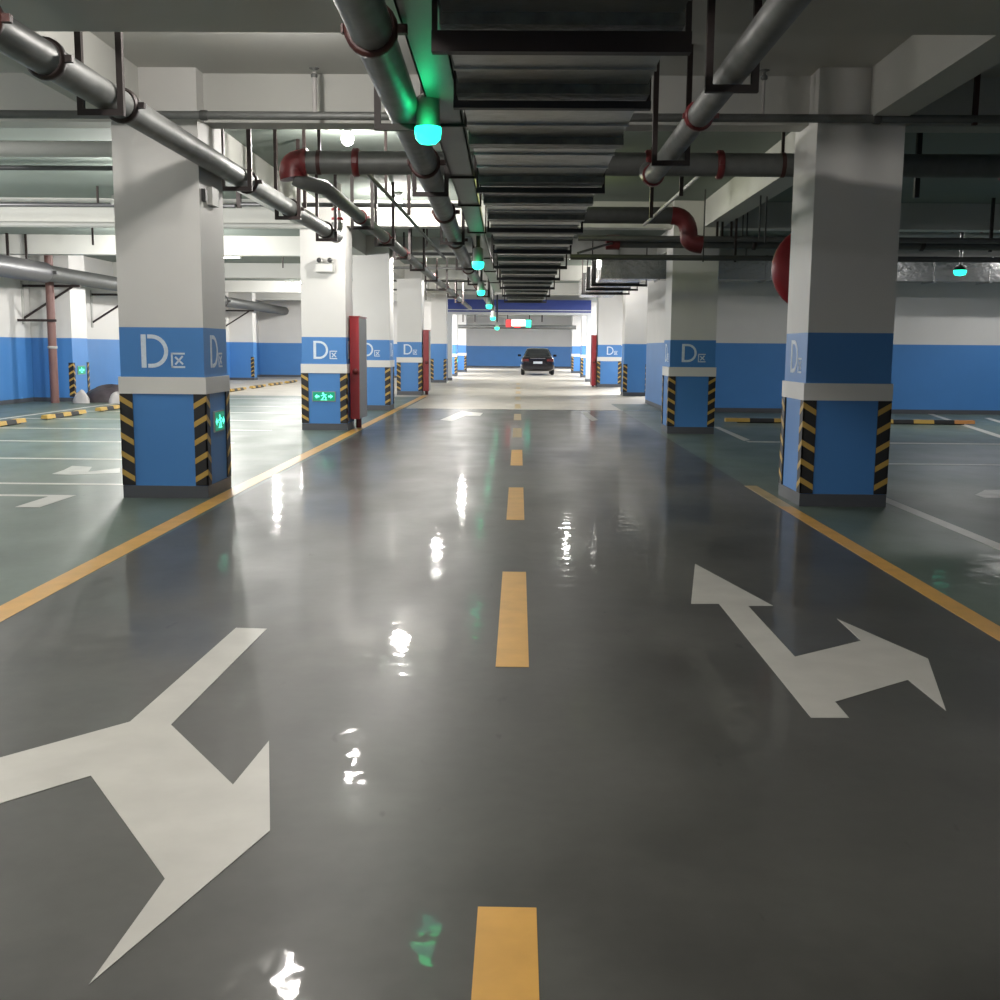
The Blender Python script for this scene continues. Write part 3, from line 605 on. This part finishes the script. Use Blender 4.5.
# green occupancy lights
gl = ['large one nearest to the camera', 'second, at the end of the visible tray', 'third', 'fourth', 'fifth', 'sixth']
for k, (xp, yp, Y) in enumerate(((428, 132, 7.6), (478, 264, 16.6), (481, 292, 25.5), (489, 306, 32), (493, 318, 38), (497, 328, 44))):
    a = at(xp, yp, Y); top = 3.055 if k < 2 else (ZB if any(u <= a.y <= v for u, v in CROSS) else ZC)
    q = thing('guidance_light', f'green glowing parking guidance light below the tray, {gl[k]}', 'indicator light', tuple(a), 'green guidance lights of the driveway')
    R = .09
    part(MB().lathe(a, [(R*.55, .24), (R*.85, .22), (R*.9, .05), (R*.98, .03)], 20), 'lamp_base', 'grey', q)
    part(MB().lathe(a, [(0, top-a.z), (R*.35, top-a.z), (R*.35, .24), (R*.6, .235)], 12), 'stem', 'dgrey', q)
    part(MB().lathe(a, [(R*.98, .03), (R, 0), (R*.93, -.045), (R*.6, -.075), (0, -.085)], 20), 'glowing_dome', 'glow_g', q)
    point((a.x, a.y-.16, a.z+.04), 1.3 if k == 0 else .6, (.02, 1, .30), .05)
a = at(960, 272, 20.0)
q = thing('guidance_light', 'green guidance light hanging before the metal duct on the right', 'indicator light', tuple(a))
part(MB().lathe(a, [(0, ZC-a.z), (.03, ZC-a.z), (.03, .12), (.1, .1), (.11, .03)], 14), 'stem', 'black', q)
part(MB().lathe(a, [(.11, .03), (.11, 0), (.09, -.05), (0, -.07)], 14), 'glowing_dome', 'glow_g', q)
def exit_sign(c, ux, n, label, w=.36, h=.155):
    """c centre on the wall, ux direction of the width, n outward normal"""
    c = V(c); ux = V(ux); n = V(n); q = thing('exit_sign', label, 'sign', tuple(c))
    fn = lambda a, b_, t: c + ux*a + V((0,0,b_)) + n*t
    def P(poly, t0, t1, nm, m):
        o = part(MB().prism(poly, t0, t1, 0, fn), nm, m, q); fix_normals(o)
    R_ = lambda x0, x1, z0, z1: [(x0, z0), (x1, z0), (x1, z1), (x0, z1)]
    P(R_(-w/2, w/2, -h/2, h/2), 0, .018, 'housing', 'grey')
    P(R_(-w/2+.012, w/2-.012, -h/2+.012, h/2-.012), .018, .021, 'face', 'sign_g')
    b = MB(); b.prism(R_(-.008, .012, .0, .035), .021, .024, 0, fn)
    b.prism([(-.012+.02*math.cos(t)*.9, .05+.016*math.sin(t)) for t in [k*math.pi/4 for k in range(8)]], .021, .024, 0, fn)
    b.prism([(0, .004), (-.04, -.05), (-.026, -.055), (.014, .0)], .021, .024, 0, fn); b.prism([(-.004, .004), (.03, -.02), (.02, -.058), (.036, -.058), (.046, -.014), (.01, .012)], .021, .024, 0, fn)
    b.prism([(-.05, .018), (.048, .034), (.048, .022), (-.05, .006)], .021, .024, 0, fn); b.prism(R_(-.055, .058, -.064, -.056), .021, .024, 0, fn)
    o = part(b, 'running_figure', 'sign_w', q); fix_normals(o)
    for s_ in (-1, 1):
        a = [(s_*.155, 0), (s_*.115, .038), (s_*.115, .014), (s_*.075, .014), (s_*.075, -.014), (s_*.115, -.014), (s_*.115, -.038)]
        P(a, .021, .024, 'arrow', 'sign_w')
exit_sign((-2.91, 10.62, .70), (0, 1, 0), (1, 0, 0), 'lit green exit sign on the lane face of the nearest left column', w=.34, h=.20)
exit_sign((-3.33, 18.85, .58), (1, 0, 0), (0, -1, 0), 'lit green exit sign low on the front of the second left column', w=.40, h=.17)
exit_sign((-11.18, 28.1, .78), (0, 1, 0), (1, 0, 0), 'lit green exit sign on the left wall pilaster beside the heap', w=.5, h=.22)
exit_sign((-3.15, 56.4, .8), (0, 1, 0), (1, 0, 0), 'lit green exit sign on a column beyond the shutter', w=.5, h=.3)
c = at(325, 267, 18.8)
q = thing('emergency_light', 'white twin-head emergency light on the second left column', 'emergency light', (c.x, 18.85, c.z))
part(MB().box((c.x-.15, 18.77, c.z-.09), (c.x+.15, 18.85, c.z+.06)), 'battery_box', 'plastic', q)
part(MB().box((c.x-.15, 18.765, c.z-.075), (c.x+.13, 18.771, c.z+.045)), 'front_plate', 'collar', q)
for s_ in (-.09, .09):
    k = part(MB().lathe((c.x+s_, 18.80, c.z+.11), [(.0, -.06), (.045, -.05), (.05, 0), (.03, .04), (0, .05)], 14, axis='y'), 'lamp_head', 'plastic', q)
    part(MB().lathe((c.x+s_, 18.74, c.z+.11), [(.0, -.004), (.036, -.002), (.04, .01)], 14, axis='y'), 'lens', 'dgrey', k)
c2 = at(213, 195, 10.25)
q = thing('junction_box', 'small pale box with a black clip high on the nearest left column', 'junction box', (-2.89, 10.5, c2.z))
part(MB().box((-2.91, 10.45, c2.z-.06), (-2.86, 10.68, c2.z+.1)), 'box', 'plastic', q)
part(MB().box((-2.91, 10.26, c2.z-.05), (-2.87, 10.32, c2.z+.06)), 'clip', 'black', q)
# hose cabinets
def cabinet(x0, x1, y0, y1, z0, z1, label, foot):
    q = thing('hose_cabinet', label, 'cabinet', ((x0+x1)/2, (y0+y1)/2, 0))
    part(MB().box((x0, y0, z0), (x1, y1, z1)), 'body', 'red', q)
    part(MB().box((x1, y0+.02, z0+.01), (x1+.012, y1-.01, z1-.02)), 'side_door', 'grey', q)
    part(MB().box((x0-.01, y0-.01, z1), (x1+.02, y1+.01, z1+.02)), 'lid', 'red', q)
    part(MB().tube([((x0+x1)/2, (y0+y1)/2, 0), ((x0+x1)/2, (y0+y1)/2, z0)], foot, 12), 'feed_pipe', 'redp', q)
    k = part(MB().lathe(((x0+x1)/2+.02, y0, (z0+z1)/2-.05), [(.0, -.06), (.05, -.06), (.05, -.03), (.02, -.02), (.02, 0)], 12, axis='y'), 'valve_cap', 'redp', q)
cabinet(-2.915, -2.76, 19.1, 20.0, .18, 1.93, 'tall red cabinet with grey door on the lane side of the second left column', .05)
cabinet(-2.89, -2.72, 33.4, 34.0, .12, 1.93, 'slim red cabinet beside the fourth left column', .05)
cabinet(2.77, 2.94, 42.2, 42.9, .05, 1.93, 'slim red cabinet in front of the brightly lit right column', .05)
# red convex mirror seen from behind
c = V((3.07, 11.62, 2.27))
q = thing('convex_mirror', 'round dark red backed traffic mirror behind the nearest right column', 'mirror', tuple(c))
part(MB().lathe(c, [(0, 0), (.2, .01), (.38, .05), (.43, .09), (.44, .12)], 40, axis='y'), 'back_shell', 'red', q)
part(MB().lathe(c, [(.44, .12), (.445, .14), (.42, .15)], 40, axis='y'), 'rim', 'redp', q)
part(MB().lathe(c, [(.42, .145), (.3, .19), (.15, .215), (0, .22)], 40, axis='y'), 'mirror_glass', 'tin', q)
part(MB().bar((3.07, 10.9, 2.27), (3.07, 11.63, 2.27), .05), 'arm', 'iron', q)
# LED sign beyond the shutter
Ys = 51.0
c = at(518.5, 323.5, Ys)
q = thing('guidance_board', 'small lit board with red, white and green sections hanging beyond the shutter', 'sign', tuple(c))
part(MB().box((c.x-.6, Ys, c.z-.2), (c.x+.6, Ys+.1, c.z+.2)), 'casing', 'dgrey', q)
part(MB().box((c.x-.57, Ys-.01, c.z-.16), (c.x-.34, Ys, c.z+.16)), 'red_section', 'sign_r', q)
part(MB().box((c.x-.32, Ys-.01, c.z-.12), (c.x+.32, Ys, c.z+.18)), 'white_section', 'sign_white', q)
part(MB().box((c.x-.2, Ys-.012, c.z-.18), (c.x+.1, Ys, c.z-.13)), 'red_strip', 'sign_r', q)
part(MB().box((c.x+.34, Ys-.01, c.z-.16), (c.x+.57, Ys, c.z+.16)), 'green_section', 'glow_g', q)
for s_ in (-.5, .5): part(MB().bar((c.x+s_, Ys+.05, c.z+.2), (c.x+s_, Ys+.05, ZC), .04), 'rod', 'iron', q)
r = xpipe(327, 458, 576, 55.2, .1, 'steel_d', 'grey pipe crossing the hall beyond the shutter', 'cross_pipe')
for k, xp in enumerate((463, 475, 542)):
    rod(xp, 0, 55.2, .06, 'iron', f'{["first", "second", "third"][k]} dark rod above the pipe beyond the shutter', 322, 'rods beyond the shutter')
# ------------------------------------------------------------------ car
def car(cx, cy):
    q = thing('car', 'black saloon car parked at the far end with its rear to the camera', 'car', (cx, cy, 0))
    # stations from rear (0) to nose (4.6): half width, bottom, shoulder height
    def loft(st, nm, m, smooth=True, parent=None):
        n = len(st[0]); vs = [p for s_ in st for p in s_]; fs = []
        for i in range(len(st)-1):
            for k in range(n): fs.append((i*n+k, i*n+(k+1) % n, (i+1)*n+(k+1) % n, (i+1)*n+k))
        b = MB().add(vs, fs, 0, smooth); b.add(st[0], [tuple(range(n))[::-1]]); b.add(st[-1], [tuple(range(n))])
        o = part(b, nm, m, parent or q); fix_normals(o); return o
    def sec(y, hw, zb, zs):
        p = [(-.8, zb), (-.97, zb+.12), (-1, (zb+zs)/2), (-.96, zs-.1), (-.82, zs), (-.4, zs+.03), (.4, zs+.03), (.82, zs), (.96, zs-.1), (1, (zb+zs)/2), (.97, zb+.12), (.8, zb)]
        return [(cx+a*hw, cy+y, z) for a, z in p]
    loft([sec(0, .78, .34, .88), sec(.06, .86, .26, .96), sec(.3, .9, .22, 1.0), sec(1.0, .91, .2, 1.0), sec(2.4, .91, .2, .95), sec(3.6, .9, .2, .9), sec(4.3, .84, .24, .78), sec(4.55, .7, .3, .62)], 'body', 'carp')
    def cab(y, hw, z0, z1, tw):
        return [(cx-hw, cy+y, z0), (cx-tw, cy+y, z1), (cx-tw*.6, cy+y, z1+.03), (cx+tw*.6, cy+y, z1+.03), (cx+tw, cy+y, z1), (cx+hw, cy+y, z0)]
    loft([cab(.35, .76, .98, 1.0, .72), cab(1.05, .78, .98, 1.38, .58), cab(1.9, .78, .98, 1.43, .58), cab(2.6, .78, .95, 1.36, .56), cab(3.4, .76, .93, .96, .7)], 'cabin', 'carp')
    b = MB().add([(cx-.66, cy+.40, 1.03), (cx+.66, cy+.40, 1.03), (cx+.52, cy+.98, 1.37), (cx-.52, cy+.98, 1.37)], [(0, 1, 2, 3)])
    b.v = [(x, y-.012, z+.012) for x, y, z in b.v]; part(b, 'rear_window', 'glass', q)
    for s_ in (-1, 1):
        part(MB().add([(cx+s_*.775, cy+.6, 1.02), (cx+s_*.775, cy+3.1, 1.0), (cx+s_*.60, cy+2.5, 1.34), (cx+s_*.60, cy+1.1, 1.37)], [(0, 1, 2, 3)]), 'side_window', 'glass', q)
        part(MB().box((cx+s_*.48, cy-.03, .74), (cx+s_*.83, cy+.12, .88)), 'tail_light', 'tail', q)
        m_ = part(MB().box((cx+s_*.9, cy+2.55, .98), (cx+s_*1.08, cy+2.68, 1.1)), 'side_mirror', 'carp', q)
        for y in (.85, 3.55):
            w = part(MB().lathe((cx+s_*.80, cy+y, .33), [(0, -.1), (.27, -.1), (.33, -.07), (.33, .07), (.27, .1), (0, .1)], 22, axis='x'), 'wheel', 'tyre', q)
            part(MB().lathe((cx+s_*.915, cy+y, .33), [(0, -.02), (.2, -.01), (.22, .0)], 16, axis='x'), 'wheel_hub', 'rim', w)
    part(MB().box((cx-.24, cy-.02, .62), (cx+.24, cy+.02, .74)), 'number_plate', 'plate', q)
    part(MB().box((cx-.8, cy-.04, .34), (cx+.8, cy+.1, .5)), 'bumper', 'carp', q)
    part(MB().box((cx-.40, cy-.03, .90), (cx+.40, cy, .915)), 'chrome_strip', 'rim', q)
car(1.02, 59.5)
# heap left of the first column
h0 = gr(88, 402); h1 = gr(118, 402)
def blob(name, label, cat, c, s, m, seed):
    random.seed(seed); vs = []; fs = []; n, k = 14, 8
    ph = [random.random()*6 for _ in range(4)]
    for i in range(k+1):
        t = i/k*math.pi/2
        for j in range(n):
            a = 2*math.pi*j/n; rr = 1+.16*math.sin(3*a+ph[0])+.1*math.sin(5*a+ph[1]+3*t)
            vs.append((c[0]+s[0]*rr*math.cos(a)*math.cos(t), c[1]+s[1]*rr*math.sin(a)*math.cos(t), c[2]+s[2]*math.sin(t)*(1+.12*math.sin(2*a+ph[2]))))
    for i in range(k):
        for j in range(n): fs.append((i*n+j, i*n+(j+1) % n, (i+1)*n+(j+1) % n, (i+1)*n+j))
    b = MB().add(vs, fs, 0, True); b.add(vs[:n], [tuple(range(n))[::-1]])
    return tag(b.build(name, m), label, cat)
blob('covered_heap', 'dark covered heap on the floor left of the nearest left column', 'heap', (-10.25, 27.7, 0), (.8, .45, .40), 'tarp', 3)
blob('white_sack', 'pale sack in front of the dark heap by the left wall', 'sack', (-10.75, 27.0, 0), (.2, .16, .30), 'bag', 5)
blob('white_sack', 'pale sack half hidden by the nearest left column', 'sack', (-9.85, 26.95, 0), (.22, .16, .26), 'bag', 8)
# world: sealed hall, only a trace of light
w = bpy.data.worlds.new('world'); bpy.context.scene.world = w; w.use_nodes = True
w.node_tree.nodes['Background'].inputs[0].default_value = (.5, .5, .5, 1); w.node_tree.nodes['Background'].inputs[1].default_value = .02
vs_ = bpy.context.scene.view_settings; vs_.view_transform = 'Standard'; vs_.look = 'None'; vs_.gamma = 1; vs_.use_curve_mapping = False
vs_.exposure = 0.0
